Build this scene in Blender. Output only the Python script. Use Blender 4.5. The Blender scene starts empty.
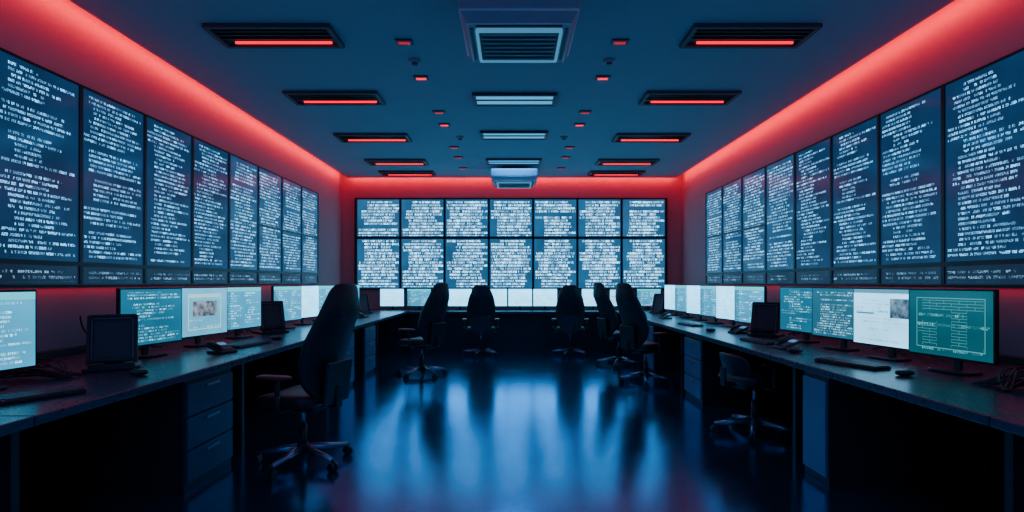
import bpy, bmesh, math, random
from mathutils import Vector, Matrix
random.seed(7)
scene = bpy.context.scene
COL = scene.collection

# ------------------------------------------------------------------ constants
W = 3.45; D = 11.4; HC = 3.4; EYE = 1.3; REAR = -2.2; CE = 3.3
DZ = 0.75            # desk height
DX = 1.96            # desk front edge

# ------------------------------------------------------------------ materials
def new_mat(name):
    m = bpy.data.materials.new(name); m.use_nodes = True
    nt = m.node_tree
    return m, nt, nt.nodes['Principled BSDF']

def pmat(name, col, rough=0.5, metal=0.0, spec=0.5, emit=None, estr=0.0, noise=0.0, nscale=20, bump=0.0, coat=0.0):
    m, nt, b = new_mat(name)
    b.inputs['Base Color'].default_value = (*col, 1)
    b.inputs['Roughness'].default_value = rough
    b.inputs['Metallic'].default_value = metal
    b.inputs['Specular IOR Level'].default_value = spec
    b.inputs['Coat Weight'].default_value = coat
    if emit:
        b.inputs['Emission Color'].default_value = (*emit, 1)
        b.inputs['Emission Strength'].default_value = estr
    if noise > 0 or bump > 0:
        tc = nt.nodes.new('ShaderNodeTexCoord')
        n = nt.nodes.new('ShaderNodeTexNoise'); n.inputs['Scale'].default_value = nscale
        n.inputs['Detail'].default_value = 4
        nt.links.new(tc.outputs['Object'], n.inputs['Vector'])
        if noise > 0:
            r = nt.nodes.new('ShaderNodeMapRange')
            r.inputs['To Min'].default_value = max(0, rough - noise); r.inputs['To Max'].default_value = rough + noise
            nt.links.new(n.outputs['Fac'], r.inputs['Value'])
            nt.links.new(r.outputs['Result'], b.inputs['Roughness'])
        if bump > 0:
            bp = nt.nodes.new('ShaderNodeBump'); bp.inputs['Strength'].default_value = bump
            bp.inputs['Distance'].default_value = 0.01
            nt.links.new(n.outputs['Fac'], bp.inputs['Height'])
            nt.links.new(bp.outputs['Normal'], b.inputs['Normal'])
    return m

class NB:
    def __init__(s, nt): s.nt = nt
    def _set(s, sock, v):
        if isinstance(v, (int, float)): sock.default_value = v
        else: s.nt.links.new(v, sock)
    def m(s, op, a, b=None, c=None):
        n = s.nt.nodes.new('ShaderNodeMath'); n.operation = op
        s._set(n.inputs[0], a)
        if b is not None: s._set(n.inputs[1], b)
        if c is not None: s._set(n.inputs[2], c)
        return n.outputs[0]
    def wn(s, x, y, z=0.0):
        c = s.nt.nodes.new('ShaderNodeCombineXYZ')
        s._set(c.inputs[0], x); s._set(c.inputs[1], y); s._set(c.inputs[2], z)
        w = s.nt.nodes.new('ShaderNodeTexWhiteNoise'); w.noise_dimensions = '3D'
        s.nt.links.new(c.outputs[0], w.inputs['Vector'])
        return w.outputs['Value']
    def mix(s, f, a, b):
        n = s.nt.nodes.new('ShaderNodeMix'); n.data_type = 'RGBA'
        s._set(n.inputs[0], f)
        for i, v in ((6, a), (7, b)):
            if isinstance(v, tuple): n.inputs[i].default_value = (*v, 1)
            else: s.nt.links.new(v, n.inputs[i])
        return n.outputs[2]

def screen_mat(name, bg, fg, rh, cw, width, height, strength, style='code', gap=0.12, rough=0.14, spec=0.25, minlen=.3, columns=1, on=0.4, fill=.66, spaces=.2, bmin=.15, bpow=2.0):
    m, nt, b = new_mat(name)
    k = NB(nt)
    uv = nt.nodes.new('ShaderNodeUVMap'); uv.uv_map = 'UVMap'
    sep = nt.nodes.new('ShaderNodeSeparateXYZ'); nt.links.new(uv.outputs[0], sep.inputs[0])
    x0, y = sep.outputs[0], sep.outputs[1]
    oi = nt.nodes.new('ShaderNodeObjectInfo')
    seed = k.m('MULTIPLY', oi.outputs['Random'], 91.7)
    px = k.m('FLOOR', k.m('DIVIDE', x0, 10.0))
    seed = k.m('FLOOR', k.m('ADD', k.m('MULTIPLY', px, 13.0), seed))
    x = k.m('SUBTRACT', x0, k.m('MULTIPLY', px, 10.0))
    cwid = width / columns
    ci = k.m('FLOOR', k.m('DIVIDE', x, cwid))
    xl = k.m('SUBTRACT', x, k.m('MULTIPLY', ci, cwid))
    seed2 = k.m('ADD', seed, k.m('MULTIPLY', ci, 5.0))
    row = k.m('FLOOR', k.m('DIVIDE', y, rh)); col = k.m('FLOOR', k.m('DIVIDE', x, cw))
    fy = k.m('FRACT', k.m('DIVIDE', y, rh)); fx = k.m('FRACT', k.m('DIVIDE', x, cw))
    glyph = k.m('GREATER_THAN', k.wn(k.m('FLOOR', k.m('DIVIDE', x, cw/3)), k.m('FLOOR', k.m('DIVIDE', y, rh/6)), seed), on)
    t = k.m('MULTIPLY', glyph, k.m('LESS_THAN', fx, .8))
    t = k.m('MULTIPLY', t, k.m('LESS_THAN', fy, fill))
    t = k.m('MULTIPLY', t, k.m('GREATER_THAN', k.wn(col, row, seed2), spaces))
    ln = k.m('MULTIPLY_ADD', k.wn(row, 3.3, seed2), 1.05 - minlen, minlen)
    t = k.m('MULTIPLY', t, k.m('LESS_THAN', k.m('DIVIDE', xl, cwid), ln))
    ind = k.m('MULTIPLY', k.m('FLOOR', k.m('MULTIPLY', k.wn(k.m('FLOOR', k.m('DIVIDE', row, 3.0)), 9.1, seed2), 3.5)), .07)
    t = k.m('MULTIPLY', t, k.m('GREATER_THAN', k.m('DIVIDE', xl, cwid), k.m('ADD', ind, .03)))
    t = k.m('MULTIPLY', t, k.m('GREATER_THAN', k.wn(row, 20.5, seed2), gap))
    br = k.wn(k.m('FLOOR', k.m('DIVIDE', col, 5.0)), row, k.m('ADD', seed, 4.0))
    t = k.m('MULTIPLY', t, k.m('MULTIPLY_ADD', k.m('POWER', br, bpow), 1-bmin, bmin))
    for s_, lim in ((x, width), (y, height)):
        t = k.m('MULTIPLY', t, k.m('GREATER_THAN', s_, .02))
        t = k.m('MULTIPLY', t, k.m('LESS_THAN', s_, lim - .02))
    nz = nt.nodes.new('ShaderNodeTexNoise'); nz.inputs['Scale'].default_value = 2.2
    nt.links.new(uv.outputs[0], nz.inputs['Vector'])
    bgm = k.mix(nz.outputs['Fac'], tuple(c*.35 for c in bg), tuple(c*1.6 for c in bg))
    col_out = k.mix(t, bgm, fg)
    def rect(x1, x2, y1, y2):
        r = k.m('MULTIPLY', k.m('GREATER_THAN', x, x1*width), k.m('LESS_THAN', x, x2*width))
        r = k.m('MULTIPLY', r, k.m('GREATER_THAN', y, y1*height))
        return k.m('MULTIPLY', r, k.m('LESS_THAN', y, y2*height))
    def pic(lo, hi, sc):
        p = nt.nodes.new('ShaderNodeTexNoise'); p.inputs['Scale'].default_value = sc; p.inputs['Detail'].default_value = 6
        nt.links.new(uv.outputs[0], p.inputs['Vector'])
        f = k.m('MULTIPLY_ADD', p.outputs['Fac'], 3.2, -1.1); f = k.m('MINIMUM', k.m('MAXIMUM', f, 0.0), 1.0)
        return k.mix(f, lo, hi)
    if style == 'doc':
        col_out = k.mix(rect(.6, .9, .5, .84), col_out, pic((.02, .06, .12), (.20, .36, .5), 16))
        col_out = k.mix(rect(.0, 1, .93, 1), col_out, (.08, .33, .5))
        col_out = k.mix(rect(.05, .35, .55, .58), col_out, (.05, .25, .42))
    if style == 'window':
        fr = k.m('SUBTRACT', rect(.14, .86, .12, .88), rect(.16, .84, .14, .80))
        col_out = k.mix(fr, col_out, (.45, .9, 1.0))
        col_out = k.mix(rect(.24, .76, .40, .72), col_out, pic((.04, .06, .10), (.34, .42, .5), 20))
    if style == 'diagram':
        bt = nt.nodes.new('ShaderNodeTexBrick'); bt.inputs['Scale'].default_value = 14
        bt.inputs['Mortar Size'].default_value = .025
        bt.inputs['Color1'].default_value = (0,0,0,1); bt.inputs['Color2'].default_value = (0,0,0,1)
        bt.inputs['Mortar'].default_value = (1,1,1,1); bt.inputs['Brick Width'].default_value = 1.4
        nt.links.new(uv.outputs[0], bt.inputs['Vector'])
        cell = k.wn(k.m('FLOOR', k.m('DIVIDE', x, .1)), k.m('FLOOR', k.m('DIVIDE', y, .07)), seed)
        msk = k.m('MULTIPLY', rect(.12, .9, .14, .86), k.m('GREATER_THAN', cell, .35))
        f = k.m('MULTIPLY', bt.outputs['Color'], msk)
        col_out = k.mix(k.m('MULTIPLY', f, .4), col_out, fg)
        col_out = k.mix(k.m('SUBTRACT', rect(.10, .92, .11, .89), rect(.108, .912, .122, .878)), col_out, tuple(c*.6 for c in fg))
    if style == 'table':
        hd = rect(0, 1, .9, 1); col_out = k.mix(hd, col_out, tuple(min(1, c*1.8) for c in bg))
        sd = rect(0, .16, 0, .9); col_out = k.mix(k.m('MULTIPLY', sd, .5), col_out, tuple(c*.3 for c in bg))
    b.inputs['Base Color'].default_value = (.004, .006, .01, 1)
    b.inputs['Roughness'].default_value = rough
    b.inputs['Specular IOR Level'].default_value = spec
    nt.links.new(col_out, b.inputs['Emission Color'])
    b.inputs['Emission Strength'].default_value = strength
    return m

M_wall = pmat('wall_paint', (.42, .29, .32), .75, bump=.08, nscale=60)
M_ceil = pmat('ceiling_paint', (.23, .45, .56), .85, bump=.08, nscale=50)
M_trim = pmat('ceiling_edge_trim', (.04, .06, .09), .5)
M_frame = pmat('black_frame', (.006, .008, .012), .35, noise=.05)
M_desk = pmat('dark_laminate_desktop', (.034, .046, .082), .28, noise=.03, nscale=40)
M_deskd = pmat('dark_desk_panel', (.008, .014, .025), .5, noise=.05)
M_ped = pmat('painted_steel_pedestal', (.12, .21, .33), .42, metal=.3, noise=.05)
M_handle = pmat('brushed_handle', (.2, .25, .3), .3, metal=.9)
M_fab = pmat('black_chair_leather', (.008, .012, .020), .48, bump=.15, nscale=200)
M_redlit = pmat('painted_red_cove_light', (.16, .012, .02), .45)  # red in the colour stands in for cove light catching chair edges
M_plas = pmat('black_plastic', (.012, .016, .024), .38, noise=.05)
M_chrome = pmat('polished_chair_base', (.28, .34, .46), .25, metal=.8)
M_bezel = pmat('monitor_bezel', (.008, .009, .012), .3)
M_grey = pmat('grey_plastic', (.18, .25, .32), .4)
M_key = pmat('keycap_plastic', (.04, .05, .07), .5)
M_ac = pmat('ac_casing', (.24, .36, .45), .45, noise=.03)
M_act = pmat('ac_edge_trim', (.6, .75, .85), .35)
M_acd = pmat('ac_dark_grille', (.02, .035, .05), .5)
M_glow = pmat('added_blue_glow', (.3, .4, .5), .5, emit=(.10, .38, .65), estr=.6)  # emission added so AC rim looks lit without a lamp; phone display shares it
M_red = pmat('red_led_strip', (.2, .0, .0), .5, emit=(1, .004, .025), estr=2.0)
M_redd = pmat('red_led_panel', (.2, .0, .0), .5, emit=(1, .03, .06), estr=.45)
M_cove = pmat('red_cove_led', (.2, .0, .0), .5, emit=(1, .001, .02), estr=12)
M_teal = pmat('cool_light_diffuser', (.3, .4, .45), .5, emit=(.09, .42, .75), estr=1.0)
M_darkrec = pmat('dark_recess', (.012, .014, .02), .5)

def floor_mat():
    m, nt, b = new_mat('polished_dark_floor')
    k = NB(nt)
    tc = nt.nodes.new('ShaderNodeTexCoord')
    n1 = nt.nodes.new('ShaderNodeTexNoise'); n1.inputs['Scale'].default_value = 3.0; n1.inputs['Detail'].default_value = 6
    n2 = nt.nodes.new('ShaderNodeTexNoise'); n2.inputs['Scale'].default_value = 60; n2.inputs['Detail'].default_value = 3
    nt.links.new(tc.outputs['Object'], n1.inputs['Vector']); nt.links.new(tc.outputs['Object'], n2.inputs['Vector'])
    c = k.mix(n1.outputs['Fac'], (.10, .46, .72), (.15, .58, .86))
    nt.links.new(c, b.inputs['Base Color'])
    b.inputs['Metallic'].default_value = .95
    r = nt.nodes.new('ShaderNodeMapRange'); r.inputs['To Min'].default_value = .11; r.inputs['To Max'].default_value = .21
    nt.links.new(n1.outputs['Fac'], r.inputs['Value']); nt.links.new(r.outputs['Result'], b.inputs['Roughness'])
    bp = nt.nodes.new('ShaderNodeBump'); bp.inputs['Strength'].default_value = .07; bp.inputs['Distance'].default_value = .01
    nt.links.new(n2.outputs['Fac'], bp.inputs['Height']); nt.links.new(bp.outputs['Normal'], b.inputs['Normal'])
    b.inputs['Specular IOR Level'].default_value = .5
    b.inputs['Specular Tint'].default_value = (.4, .65, 1, 1)
    return m
M_floor = floor_mat()

# ------------------------------------------------------------------ mesh builder
class MB:
    def __init__(s, mats):
        s.bm = bmesh.new(); s.uv = s.bm.loops.layers.uv.new('UVMap'); s.mats = mats
    def mi(s, m): 
        if m not in s.mats: s.mats.append(m)
        return s.mats.index(m)
    def box(s, c, size, mat, bevel=0.0, M=None, seg=2):
        mtx = Matrix.Translation(c) @ (M.to_4x4() if M else Matrix.Identity(4)) @ Matrix.Diagonal((*size, 1))
        r = bmesh.ops.create_cube(s.bm, size=1, matrix=mtx)
        vs = r['verts']; fs = set(f for v in vs for f in v.link_faces)
        idx = s.mi(mat)
        for f in fs: f.material_index = idx
        if bevel > 0:
            es = list(set(e for v in vs for e in v.link_edges))
            bmesh.ops.bevel(s.bm, geom=es, offset=bevel, segments=seg, affect='EDGES', profile=.5, material=-1)
    def bx(s, x1, x2, y1, y2, z1, z2, mat, bevel=0.0):
        s.box(((x1+x2)/2, (y1+y2)/2, (z1+z2)/2), (abs(x2-x1), abs(y2-y1), abs(z2-z1)), mat, bevel)
    def cyl(s, p1, p2, r1, r2, mat, n=16):
        p1 = Vector(p1); p2 = Vector(p2); d = p2-p1
        q = d.to_track_quat('Z', 'Y').to_matrix().to_4x4()
        r = bmesh.ops.create_cone(s.bm, cap_ends=True, segments=n, radius1=r1, radius2=r2, depth=d.length,
                                  matrix=Matrix.Translation((p1+p2)/2) @ q)
        idx = s.mi(mat)
        for f in set(f for v in r['verts'] for f in v.link_faces):
            f.material_index = idx; f.smooth = len(f.verts) == 4
    def quad(s, pts, mat, uvs=None):
        vs = [s.bm.verts.new(p) for p in pts]
        f = s.bm.faces.new(vs); f.material_index = s.mi(mat)
        if uvs:
            for l, u in zip(f.loops, uvs): l[s.uv].uv = u
    def sell(s, c, abc, mat, e1=.4, e2=.4, nu=28, nv=14, deform=None):
        def pw(v, e): return math.copysign(abs(v)**e, v)
        idx = s.mi(mat); rings = []
        for j in range(nv+1):
            ph = -math.pi/2 + math.pi*j/nv; ring = []
            for i in range(nu):
                th = 2*math.pi*i/nu
                p = Vector((pw(math.cos(ph), e1)*pw(math.cos(th), e2), pw(math.cos(ph), e1)*pw(math.sin(th), e2), pw(math.sin(ph), e1)))
                if j in (0, nv): p = Vector((0, 0, -1 if j == 0 else 1))
                q = Vector((p.x*abc[0], p.y*abc[1], p.z*abc[2]))
                if deform: q = deform(q, p)
                q = q + Vector(c)
                if j in (0, nv) and i > 0: ring.append(ring[0]); continue
                ring.append(s.bm.verts.new(q))
            rings.append(ring)
        for j in range(nv):
            for i in range(nu):
                a, b_, c_, d_ = rings[j][i], rings[j][(i+1) % nu], rings[j+1][(i+1) % nu], rings[j+1][i]
                vs = []
                for v in (a, b_, c_, d_):
                    if v not in vs: vs.append(v)
                if len(vs) >= 3:
                    f = s.bm.faces.new(vs); f.material_index = idx; f.smooth = True
    def mesh(s, name):
        me = bpy.data.meshes.new(name); s.bm.to_mesh(me); s.bm.free()
        for m in s.mats: me.materials.append(m)
        return me

def add(name, me, loc=(0, 0, 0), rz=0.0, scale=1.0):
    o = bpy.data.objects.new(name, me); o.location = loc; o.rotation_euler = (0, 0, math.radians(rz))
    o.scale = (scale,)*3
    COL.objects.link(o); return o
def B(): return MB([])

# ------------------------------------------------------------------ room shell
b = B(); b.bx(-W-.1, W+.1, REAR-.1, D+.1, -.1, 0, M_floor); add('floor', b.mesh('floor'))
b = B(); b.bx(-W-.1, -W, REAR, D, 0, 3.7, M_wall); add('wall_left', b.mesh('wall_left'))
b = B(); b.bx(W, W+.1, REAR, D, 0, 3.7, M_wall); add('wall_right', b.mesh('wall_right'))
b = B(); b.bx(-W-.1, W+.1, D, D+.1, 0, 3.7, M_wall); add('wall_back', b.mesh('wall_back'))
b = B(); b.bx(-W-.1, W+.1, REAR-.1, REAR, 0, 3.7, M_wall); add('wall_front', b.mesh('wall_front'))
b = B()
YE = D-.14
b.bx(-CE, CE, REAR, YE, HC, HC+.10, M_ceil)
b.bx(-W-.1, W+.1, REAR-.1, D+.1, 3.7, 3.8, M_ceil)
for sx in (-1, 1):
    b.bx(sx*(CE-.6), sx*(CE-.58), REAR, YE-.6, HC+.1, 3.7, M_ceil)
b.bx(-CE+.6, CE-.6, YE-.62, YE-.6, HC+.1, 3.7, M_ceil)
add('ceiling', b.mesh('ceiling'))
b = B()
for sx in (-1, 1):
    b.bx(sx*CE, sx*(CE+.012), REAR+.05, YE, HC+.02, HC+.075, M_cove)
b.bx(-CE, CE, YE, YE+.012, HC+.02, HC+.075, M_cove)
add('cove_led_strip', b.mesh('cove_led_strip'))
for nm, a in (('baseboard_left', (-W, -W+.015, REAR, D-.02)), ('baseboard_right', (W-.015, W, REAR, D-.02))):
    b = B(); b.bx(*a, 0, .09, M_frame); add(nm, b.mesh(nm))

# ------------------------------------------------------------------ wall screens
PW = .775; ZT = 2.86; ZM = 1.44; ZB = 1.27
M_side = screen_mat('wall_screen_code', (.006, .038, .11), (.60, 1.8, 3.2), .039, .0125, PW-.05, ZT-ZM-.05, 1.0, gap=.06, minlen=.5, on=.35, fill=.5, bmin=.22)
M_sidef = screen_mat('wall_screen_code_dense', (.014, .080, .20), (.8, 2.2, 3.6), .041, .015, PW-.05, ZT-ZM-.05, 1.0, gap=.03, minlen=.75, on=.35, fill=.5, bmin=.25)
M_strip = screen_mat('wall_screen_status', (.012, .030, .07), (.4, .95, 1.5), .041, .02, PW-.05, .12, .8, gap=.0, minlen=.7, fill=.5)
def side_panel(mat, mull):
    b = B(); h = PW/2; fr = .017; t = .05
    b.bx(-h, -h+fr, -t, 0, ZB, ZT, M_frame); b.bx(h-fr, h, -t, 0, ZB, ZT, M_frame)
    b.bx(-h+fr, h-fr, -t, 0, ZT-fr, ZT, M_frame); b.bx(-h+fr, h-fr, -t, 0, ZB, ZB+fr*.8, M_frame)
    b.bx(-h+fr, h-fr, -t, 0, ZM-.018, ZM+.018, M_frame)
    w = 2*(h-fr)
    def scr(z1, z2, m):
        y = -t+.012
        b.quad([(-h+fr, y, z1), (h-fr, y, z1), (h-fr, y, z2), (-h+fr, y, z2)], m, [(0, 0), (w, 0), (w, z2-z1), (0, z2-z1)])
    scr(ZM+.018, ZT-fr, mat); scr(ZB+fr*.8, ZM-.018, M_strip)
    if mull: b.bx(-h+fr, h-fr, -t, -.02, 2.06, 2.085, M_frame)
    return b.mesh('wall_display_screen')
me_n = side_panel(M_side, False); me_f = side_panel(M_sidef, False); me_m = side_panel(M_sidef, True)
YEND = 9.85
for i in range(14):
    yc = YEND - PW*(i+.5)
    me = me_m if i < 3 else (me_f if i < 4 else me_n)
    add('wall_display_screen', me, (-W, yc, 0), 90)
    add('wall_display_screen', me, (W, yc, 0), -90)

BX1, BX2, BZ1, BZM, BZ2 = -3.157, 3.116, 1.18, 2.196, 2.97
cwid = (BX2-BX1)/7
def bm_(h): return screen_mat('video_wall_code', (.022, .14, .32), (1.8, 4.6, 7.0), .062, .014, cwid-.04, h, 1.0, gap=.02, minlen=.78, on=.38, rough=.25, fill=.60, spaces=.16, bmin=.22, bpow=1.5)
M_back_lo = bm_(BZM-BZ1-.02); M_back_hi = bm_(BZ2-BZM-.02)
b = B(); fr = .022
b.bx(BX1-.03, BX2+.03, D-.05, D, BZ1-.03, BZ1, M_frame); b.bx(BX1-.03, BX2+.03, D-.07, D, BZ2, BZ2+.03, M_frame)
b.bx(BX1-.03, BX1+.012, D-.07, D, BZ1, BZ2, M_frame); b.bx(BX2-.012, BX2+.03, D-.07, D, BZ1, BZ2, M_frame)
b.bx(BX1, BX2, D-.07, D-.01, BZM-.026, BZM+.026, M_frame)
for i in range(1, 7):
    x = BX1+cwid*i; b.bx(x-fr, x+fr, D-.07, D-.01, BZ1, BZ2, M_frame)
n = 0
for i in range(7):
    for (z1, z2, mm) in ((BZ1, BZM-.02, M_back_lo), (BZM+.02, BZ2, M_back_hi)):
        x1 = BX1+cwid*i+fr; x2 = x1+cwid-2*fr; y = D-.05; u = 10.0*n; n += 1
        b.quad([(x1, y, z1), (x2, y, z1), (x2, y, z2), (x1, y, z2)], mm, [(u, 0), (u+x2-x1, 0), (u+x2-x1, z2-z1), (u, z2-z1)])
add('video_wall', b.mesh('video_wall'))

# ------------------------------------------------------------------ desks
def side_desk(sx, supports):
    b = B(); y0, y1 = .2, 10.45
    ys = [y0, 2.3, 4.25, 6.2, 8.4, y1]
    for a, c in zip(ys[:-1], ys[1:]):
        xs = sorted((sx*DX, sx*(W-.03)))
        b.bx(xs[0], xs[1], a+.002, c-.002, DZ-.045, DZ, M_desk, .006)
    for y in supports:
        xs = sorted((sx*(DX+.08), sx*(W-.05)))
        b.bx(xs[0], xs[1], y-.02, y+.02, 0, DZ-.045, M_deskd)
    xs = sorted((sx*(W-.35), sx*(W-.33)))
    b.bx(xs[0], xs[1], y0+.1, y1-.1, .12, DZ-.045, M_deskd)
    xs = sorted((sx*(W-.12), sx*(W-.05)))
    b.bx(xs[0], xs[1], y0, y1, DZ, DZ+.05, M_deskd, .004)
    return b.mesh('workstation_desk')
add('workstation_desk', side_desk(-1, (.5, 2.3, 4.25, 6.2, 8.5, 10.3)))
add('workstation_desk', side_desk(1, (.5, 2.3, 4.05, 6.75, 8.6, 10.3)))
b = B()
for a, c in ((-3.42, -1.15), (-1.15, 1.15), (1.15, 3.42)):
    b.bx(a+.002, c-.002, 10.46, D-.02, DZ-.045, DZ, M_desk, .006)
b.bx(-3.3, 3.3, 10.66, 10.69, .0, DZ-.045, M_deskd)
for x in (-3.3, -1.9, -.6, .7, 2.0, 3.3): b.bx(x-.02, x+.02, 10.55, 11.3, 0, DZ-.045, M_deskd)
add('workstation_desk', b.mesh('workstation_desk_back'))

def pedestal(w, nd, mat, body=None):
    b = B(); h = DZ-.05
    b.bx(-w/2, w/2, 0, .6, .0, h, body or mat, .004)
    hs = h-.08; z = .05
    for i in range(nd):
        dh = hs/nd
        b.bx(-w/2+.012, w/2-.012, -.018, .002, z+.006, z+dh-.006, mat, .003)
        if w > .35: b.bx(-.08, .08, -.032, -.016, z+dh-.05, z+dh-.035, M_handle, .003)
        z += dh
    return b.mesh('drawer_pedestal')
ped3 = pedestal(.58, 3, M_ped, M_deskd); pedn = pedestal(.30, 1, M_ped, M_deskd)
M_pedd = pmat('dark_steel_pedestal', (.035, .06, .11), .45, noise=.05)
pedd = pedestal(.58, 3, M_pedd, M_deskd)
add('drawer_pedestal', pedd, (-DX-.05, 3.72, 0), 90)
add('drawer_pedestal', ped3, (-DX-.05, 6.8, 0), 90)
add('drawer_pedestal', ped3, (-DX-.05, 7.9, 0), 90)
add('drawer_pedestal', pedn, (DX+.05, 3.70, 0), -90)
add('drawer_pedestal', ped3, (DX+.05, 6.2, 0), -90)
add('drawer_pedestal', ped3, (DX+.05, 8.2, 0), -90)

# ------------------------------------------------------------------ monitors
SW, SH = .555, .40
kw = dict(width=SW, height=SH, fill=.55)
S = {
 'code': screen_mat('monitor_code', (.012, .18, .32), (.55, 1.9, 2.6), .022, .008, strength=1.1, gap=.1, **kw),
 'slate': screen_mat('monitor_slate_code', (.025, .16, .27), (.7, 1.7, 2.3), .020, .008, strength=1.1, gap=.05, minlen=.6, **kw),
 'table': screen_mat('monitor_table', (.045, .44, .78), (.9, 2.2, 3.0), .024, .009, strength=1.25, style='table', columns=2, **kw),
 'doc': screen_mat('monitor_document', (.48, 1.35, 2.05), (.04, .22, .42), .026, .009, strength=1.3, style='doc', gap=.25, **kw),
 'window': screen_mat('monitor_window', (.12, .60, .95), (.5, 1.0, 1.4), .03, .012, strength=1.2, style='window', **kw),
 'diagram': screen_mat('monitor_diagram', (.008, .11, .15), (.16, .72, .82), .03, .012, strength=1.1, style='diagram', gap=.7, **kw),
 'bright': screen_mat('monitor_bright', (.28, 1.2, 1.95), (.8, 1.9, 2.8), .024, .012, strength=1.9, gap=.2, **kw),
}
def monitor(style):
    b = B(); zb = .085; bz = .012; t = .028
    w = SW+2*bz; h = SH+2*bz
    b.box((0, 0, zb+h/2), (w, t, h), M_bezel, .006)
    b.box((0, .022, zb+h/2), (w*.55, .03, h*.55), M_bezel, .01)
    y = -t/2-.0012
    b.quad([(-SW/2, y, zb+bz), (SW/2, y, zb+bz), (SW/2, y, zb+bz+SH), (-SW/2, y, zb+bz+SH)], S[style],
           [(0, 0), (SW, 0), (SW, SH), (0, SH)])
    b.box((0, .055, .14), (.05, .022, .27), M_plas, .005)
    b.box((0, .045, .25), (.08, .04, .08), M_plas, .005)
    b.sell((0, .03, .010), (.13, .095, .009), M_plas, .3, .5, 24, 6)
    return b.mesh('computer_monitor')
MON = {k: monitor(k) for k in S}
XM = 2.66
for y, st, a in ((.9,'code',82), (1.6, 'table', 82), (2.78, 'table', 80), (4.13, 'code', 80), (4.83, 'window', 80), (5.52, 'table', 80), (6.62, 'table', 79), (7.24, 'bright', 79),
              (7.9, 'table', 78), (8.55, 'bright', 78), (9.2, 'table', 77)):
    add('computer_monitor', MON[st], (-XM, y, DZ), a)
for y, st, a in ((.9,'code',-82), (1.8, 'code', -82), (2.4, 'code', -82), (3.40, 'diagram', -82), (3.99, 'doc', -81), (4.57, 'slate', -80), (5.15, 'code', -80), (6.26, 'table', -80), (6.85, 'bright', -80),
              (7.45, 'table', -80), (8.05, 'bright', -80), (8.65, 'table', -80), (9.25, 'bright', -80)):
    add('computer_monitor', MON[st], (XM, y, DZ), a)
for i, x in enumerate((-2.35, -1.82, -1.02, -.33, .16, .65, 1.60, 2.15, 2.68)):
    add('computer_monitor', MON[('bright', 'table', 'bright', 'bright', 'bright', 'bright', 'bright', 'doc', 'table')[i]], (x, 10.98, DZ), 0, .83)

# ------------------------------------------------------------------ keyboards, mice, tablets, phones
b = B()
b.box((0, 0, .010), (.44, .15, .018), M_plas, .004)
for r in range(5):
    for c in range(15):
        if r == 0 and 4 <= c <= 9:
            if c == 4: b.box((-.01, -.054, .021), (.16, .021, .008), M_key)
            continue
        b.box((-.203+c*.029, -.054+r*.027, .021), (.024, .022, .008), M_key)
KB = b.mesh('keyboard')
b = B(); b.sell((0, 0, .019), (.032, .055, .018), M_plas, .7, .8, 20, 10)
b.box((0, .025, .036), (.006, .016, .006), M_grey, .001)
MS = b.mesh('computer_mouse')
for loc, rz in (((-2.28, 2.62, DZ), 60), ((-2.28, 4.85, DZ), 80), ((-2.28, 7.3, DZ), 85), ((2.24, 3.70, DZ), -70), ((2.26, 5.1, DZ), -82), ((2.26, 7.1, DZ), -84)):
    add('keyboard', KB, loc, rz)
for loc, rz in (((-2.2, 3.3, DZ), 80), ((2.30, 3.28, DZ), -80), ((2.2, 4.35, DZ), -100), ((-2.25, 5.35, DZ), 80), ((2.2, 6.2, DZ), -80)):
    add('computer_mouse', MS, loc, rz)
b = B()
R = Matrix.Rotation(math.radians(-14), 3, 'X')
def rp(x, y, z):
    v = R @ Vector((x, y, z)); return (v.x, v.y, v.z+.185)
b.box(rp(0, 0, 0), (.25, .024, .29), M_plas, .010, R)
b.box(rp(0, -.015, 0), (.19, .004, .22), M_acd, .001, R)
for sx in (-1, 1): b.box(rp(sx*.122, -.012, 0), (.022, .034, .31), M_plas, .008, R); b.box(rp(sx*.106, -.026, 0), (.005, .006, .25), M_grey, .002, R)
b.box(rp(0, -.012, .148), (.25, .034, .022), M_plas, .008, R)
b.box(rp(0, -.026, .132), (.21, .006, .005), M_grey, .002, R)
b.box((0, .085, .10), (.10, .014, .20), M_plas, .004, Matrix.Rotation(math.radians(24), 3, 'X'))
b.box((0, .02, .012), (.30, .26, .022), M_plas, .008)
b.box((0, -.08, .03), (.24, .05, .024), M_plas, .008)
TB = b.mesh('tablet_on_stand')
for loc, rz in (((-2.53, 3.55, DZ), 32), ((-2.60, 6.05, DZ), 45), ((2.58, 5.70, DZ), -40), ((-2.62, 9.85, DZ), 60), ((2.6, 9.9, DZ), -60)):
    add('tablet_on_stand', TB, loc, rz)
b = B()
R2 = Matrix.Rotation(math.radians(22), 3, 'X')
b.box((0, 0, .014), (.20, .19, .026), M_plas, .008)
b.box((0, .02, .050), (.20, .18, .03), M_plas, .008, R2)
b.box((.03, .055, .083), (.11, .05, .006), M_glow, .001, R2)
for r in range(4):
    for c in range(3): b.box((.0+c*.03, -.045+r*.020, .040+r*.0082), (.020, .013, .008), M_grey, .001, R2)
b.sell((-.068, .02, .082), (.022, .095, .016), M_plas, .5, .5, 16, 8, lambda q, p: Vector((q.x, q.y, q.z + .40*q.y + (-.010 if abs(p.y) > .6 else .004))))
PH = b.mesh('desk_phone')
for loc, rz in (((2.26, 4.62, DZ), -88), ((2.42, 6.0, DZ), -80), ((-2.25, 4.35, DZ), 70), ((2.30, 8.4, DZ), -80), ((-2.3, 8.6, DZ), 80)):
    add('desk_phone', PH, loc, rz, .8)

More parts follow.
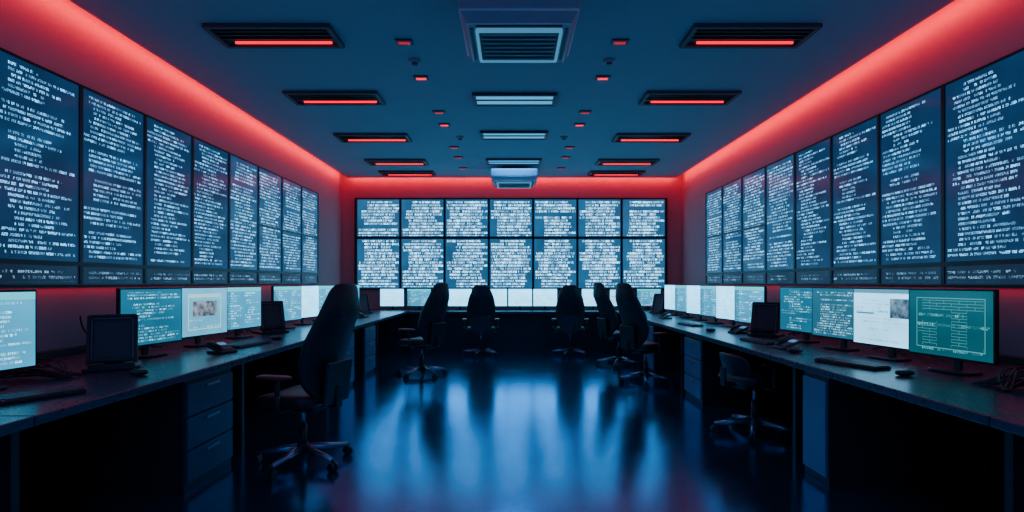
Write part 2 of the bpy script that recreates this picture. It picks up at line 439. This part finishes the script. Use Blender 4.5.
M_cable = pmat('black_cable_rubber', (.008, .011, .016), .35)
def cables(name, cx, cy, sx, n, spread):
    cu = bpy.data.curves.new(name, 'CURVE'); cu.dimensions = '3D'; cu.bevel_depth = .005; cu.bevel_resolution = 2
    for i in range(n):
        sp = cu.splines.new('NURBS'); k = 8; sp.points.add(k-1); sp.use_endpoint_u = True; sp.order_u = 4
        for j in range(k):
            t = j/(k-1)
            x = cx + sx*(t*(3.28-cx*sx)) + random.uniform(-.05, .05)
            y = cy + random.uniform(-spread, spread)
            z = DZ+.008+ (random.uniform(0, .12) if 0 < j < k-1 else 0)
            if j >= k-2: z = DZ+.06+.20*(j-k+2)+random.uniform(0,.03); x = sx*(W-.14)
            sp.points[j].co = (x, y, z, 1)
    cu.materials.append(M_cable)
    o = bpy.data.objects.new(name, cu); COL.objects.link(o)
    dg = bpy.context.evaluated_depsgraph_get()
    me = bpy.data.meshes.new_from_object(o.evaluated_get(dg))
    bpy.data.objects.remove(o); add(name, me)
for cx, cy, sx, n, s in ((2.50, 3.19, -1, 16, .08), (2.9, 6.1, -1, 9, .13), (2.50, 2.9, 1, 18, .13), (2.9, 5.7, 1, 9, .12), (2.95, 4.48, -1, 6, .25), (2.95, 4.2, 1, 6, .35), (2.95, 7.5, -1, 6, .5), (2.95, 7.2, 1, 6, .5)):
    cables('cable_bundle', sx*cx, cy, sx, n, s)

# ------------------------------------------------------------------ chairs
def chair(high=True):
    b = B()
    for i in range(5):
        a = math.radians(90+72*i+18); dx, dy = math.cos(a), math.sin(a)
        p0 = Vector((dx*.03, dy*.03, .115)); p1 = Vector((dx*.33, dy*.33, .078))
        b.cyl(p0, p1, .028, .017, M_chrome, 10)
        b.cyl((dx*.33, dy*.33, .085), (dx*.33, dy*.33, .04), .011, .009, M_plas, 8)
        px, py = -dy, dx
        for s_ in (-1, 1):
            c = Vector((dx*.33+px*.017*s_, dy*.33+py*.017*s_, .030))
            o = Vector((px, py, 0))*.010
            b.cyl(c-o, c+o, .030, .030, M_plas, 16)
    b.cyl((0, 0, .07), (0, 0, .15), .042, .036, M_plas, 18)
    b.cyl((0, 0, .14), (0, 0, .28), .028, .028, M_plas, 16)
    b.cyl((0, 0, .27), (0, 0, .41), .016, .016, M_chrome, 14)
    b.box((0, -.02, .415), (.20, .28, .05), M_plas, .012)
    b.cyl((.08, .04, .41), (.25, .06, .40), .007, .007, M_plas, 8)
    def sd(q, p):
        q.z += .020*p.x*p.x - .025*max(0, p.y)**2*1.2
        q.x *= 1 - .06*p.y
        return q
    b.sell((0, .02, .475), (.255, .25, .052), M_fab, .5, .45, 32, 12, sd)
    b.sell((0, .02, .462), (.262, .257, .010), M_redlit, .5, .45, 32, 6, lambda q, p: sd(q, p))  # added band, coloured as the red light along the seat edge
    if high:
        zc, hh = .89, .40
        def bd(q, p):
            t = (p.z+1)/2
            wid = .86 + .20*math.sin(math.pi*min(1, t*1.15)) - .26*max(0, t-.55)**1.2*2
            q.x *= wid
            q.y += .07*(p.x*p.x)*(.6+.4*math.sin(math.pi*t))
            q.y += .035*math.sin(math.pi*2*t) - .16*t*t*.9 + .05*max(0, t-.75)
            return q
        b.sell((0, -.235, zc), (.245, .045, hh), M_fab, .42, .6, 32, 26, bd)
        b.sell((0, -.34, 1.13), (.15, .05, .09), M_fab, .5, .6, 24, 10)
        b.box((0, -.285, .60), (.30, .025, .30), M_plas, .01, Matrix.Rotation(math.radians(6), 3, 'X'))
    else:
        def bd(q, p):
            q.y += .05*p.x*p.x - .03*p.z; return q
        b.sell((0, -.22, .595), (.21, .03, .095), M_fab, .45, .6, 28, 12, bd)
    b.box((0, -.20, .43), (.07, .20, .018), M_plas, .005)
    b.box((0, -.292, .50), (.07, .02, .16), M_plas, .006)
    zt = .66 if high else .635
    for sx in (-1, 1):
        b.box((sx*.23, -.02, .43), (.14, .06, .018), M_plas, .005)
        pts = [(sx*.295, -.02, .43), (sx*.305, -.025, .54), (sx*.30, -.02, zt-.01)]
        for a, c in zip(pts[:-1], pts[1:]): b.cyl(a, c, .017, .015, M_plas, 10)
        b.sell((sx*.295, .01, zt), (.042, .13, .016), M_redlit, .5, .5, 20, 8)
    return b.mesh('office_chair')
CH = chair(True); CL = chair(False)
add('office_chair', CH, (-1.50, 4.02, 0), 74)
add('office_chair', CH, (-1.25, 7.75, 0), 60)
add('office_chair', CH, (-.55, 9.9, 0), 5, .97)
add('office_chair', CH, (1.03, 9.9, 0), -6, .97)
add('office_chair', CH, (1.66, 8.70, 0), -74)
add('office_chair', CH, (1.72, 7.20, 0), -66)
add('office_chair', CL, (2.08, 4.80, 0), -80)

# ------------------------------------------------------------------ ceiling fixtures
def slot_fixture(w, d, red=True):
    b = B(); t = .035; f = .04
    b.bx(-w/2, w/2, -d/2, -d/2+f, -t, 0, M_trim, .004); b.bx(-w/2, w/2, d/2-f, d/2, -t, 0, M_trim, .004)
    b.bx(-w/2, -w/2+f, -d/2+f, d/2-f, -t, 0, M_trim); b.bx(w/2-f, w/2, -d/2+f, d/2-f, -t, 0, M_trim)
    if red:
        b.bx(-w/2+f, w/2-f, -d/2+f, d/2-f, -.012, 0, M_darkrec)
        for i in range(3):
            y = -d/2+f+.06+i*.07
            b.bx(-w/2+f, w/2-f, y-.006, y+.006, -.028, -.012, M_frame)
        b.bx(-w/2+.12, w/2-.08, d/2-f-.070, d/2-f-.050, -.034, -.012, M_red, .004)
    else:
        b.bx(-w/2+f, w/2-f, -d/2+f, d/2-f, -.018, 0, M_teal)
        b.bx(-w/2+f, w/2-f, -.012, .012, -.03, -.018, M_trim)
    return b.mesh('ceiling_light_fixture')
SR = slot_fixture(1.04, .42); SC = slot_fixture(.95, .40, False)
for y in (4.75, 6.35, 8.1, 9.75, 10.75):
    for sx in (-1, 1): add('ceiling_light_panel', SR, (sx*2.0, y, HC))
for y in (6.4, 7.96, 9.7): add('ceiling_light_panel', SC, (.03, y, HC))
def dl(red):
    b = B(); b.box((0, 0, -.008), (.15, .10, .016), M_trim, .003)
    b.box((0, 0, -.018), (.10, .045, .008), M_red if red else M_redd, .001)
    return b.mesh('ceiling_downlight')
D1 = dl(True); D2 = dl(False)
for i, (x, y) in enumerate(((-.94, 4.88), (-.93, 5.74), (-.9, 6.9), (-.9, 7.45), (-.9, 8.7), (-.9, 9.4), (-.9, 10.3))):
    for sx in (-1, 1): add('ceiling_downlight', D1 if i in (1, 3) else D2, (sx*x, y, HC))
b = B(); b.cyl((0, 0, -.03), (0, 0, 0), .045, .06, M_ac, 20); b.cyl((0, 0, -.045), (0, 0, -.03), .025, .03, M_acd, 16)
SD = b.mesh('smoke_detector')
for x, y in ((-.92, 5.3), (.92, 5.3), (-.75, 8.1), (.75, 8.1)): add('smoke_detector', SD, (x, y, HC))

b = B()
w, d = .84, .80
b.box((0, 0, .17), (w, d, .14), M_ac, .02)
bm = b.bm; mi = b.mi(M_ac)
top = [bm.verts.new((sx*w/2*.97, sy*d/2*.97, .105)) for sx, sy in ((-1,-1),(1,-1),(1,1),(-1,1))]
bot = [bm.verts.new((sx*w/2*.86, sy*d/2*.84, .03)) for sx, sy in ((-1,-1),(1,-1),(1,1),(-1,1))]
for i in range(4):
    f = bm.faces.new((top[i], bot[i], bot[(i+1)%4], top[(i+1)%4])[::-1]); f.material_index = mi
f = bm.faces.new(bot[::-1]); f.material_index = mi
for i in range(4):
    a_, c_ = top[i].co.copy(), top[(i+1)%4].co.copy(); b.cyl(a_, c_, .008, .008, M_act, 8)
    a_, c_ = bot[i].co.copy(), bot[(i+1)%4].co.copy(); b.cyl(a_, c_, .005, .005, M_act, 8)
b.bx(-w*.34, w*.34, -d*.32, d*.32, .012, .03, M_acd, .004)
for s_ in (-1, 1):
    b.bx(-w*.36, w*.36, s_*d*.335-.010, s_*d*.335+.010, 0, .03, M_glow, .003)
    b.bx(s_*w*.355-.010, s_*w*.355+.010, -d*.32, d*.32, 0, .03, M_glow, .003)
for i in range(7): b.bx(-w*.32, w*.32, -d*.27+i*d*.09-.008, -d*.27+i*d*.09+.008, .004, .014, M_grey)
for s_ in (-1, 1): b.bx(s_*w*.40-.010, s_*w*.40+.010, -d*.34, d*.34, .022, .032, M_acd)
for s_ in (-1, 1): b.bx(-w*.36, w*.36, s_*d*.385-.010, s_*d*.385+.010, .022, .032, M_acd)
b.bx(-.24, .24, -.22, .22, .24, .30, M_acd, .01)
for sx in (-1, 1):
    for sy in (-1, 1): b.cyl((sx*.2, sy*.18, .30), (sx*.2, sy*.18, .34), .012, .012, M_grey, 8)
AC = b.mesh('ceiling_air_conditioner')
add('ceiling_air_conditioner', AC, (.05, 4.22, HC-.34))
add('ceiling_air_conditioner', AC, (.04, 10.25, HC-.34))

# ------------------------------------------------------------------ lights
def area(name, loc, rot, sx, sy, col, power, spread=180):
    l = bpy.data.lights.new(name, 'AREA'); l.shape = 'RECTANGLE'; l.size = sx; l.size_y = sy
    l.color = col; l.energy = power; l.spread = math.radians(spread)
    o = bpy.data.objects.new(name, l); o.location = loc; o.rotation_euler = rot; COL.objects.link(o); return o
RED = (1, .002, .020)
L = YE-REAR-.2; yc = (YE+REAR)/2
for sx in (-1, 1):
    area('cove_lamp', (sx*(CE+.03), yc, HC+.03), (0, -math.radians(60)*sx, 0), .03, L, RED, 38)
    area('under_display_lamp', (sx*(W-.035), 4.5, ZB-.012), (0, 0, 0), .03, 10.2, RED, 3.2)
area('cove_lamp', (0, YE+.03, HC+.03), (math.radians(58), 0, 0), 2*CE, .03, RED, 17)
BLUE = (.06, .42, 1.0)
for y in (6.4, 7.96, 9.7):
    area('panel_lamp', (.03, y, HC-.06), (0, 0, 0), .8, .35, BLUE, 9)
area('panel_lamp', (.03, 1.2, HC-.06), (0, 0, 0), .8, .35, BLUE, 12)
area('rear_fill_light', (0, REAR+.1, 1.7), (math.radians(90), 0, math.radians(180)), 6, 2.0, BLUE, 85)  # unseen fill added behind the camera to raise the blue ambient
wd = bpy.data.worlds.new('world'); scene.world = wd; wd.use_nodes = True
wd.node_tree.nodes['Background'].inputs[0].default_value = (.01, .02, .04, 1)
wd.node_tree.nodes['Background'].inputs[1].default_value = .3

# ------------------------------------------------------------------ camera
cam = bpy.data.cameras.new('camera'); co = bpy.data.objects.new('camera', cam); COL.objects.link(co)
co.location = (0, 0, EYE); co.rotation_euler = (math.radians(90), 0, 0)
cam.sensor_width = 36; cam.lens = 560/1024*36; cam.shift_y = 26/1024
cam.clip_start = .02
scene.camera = co
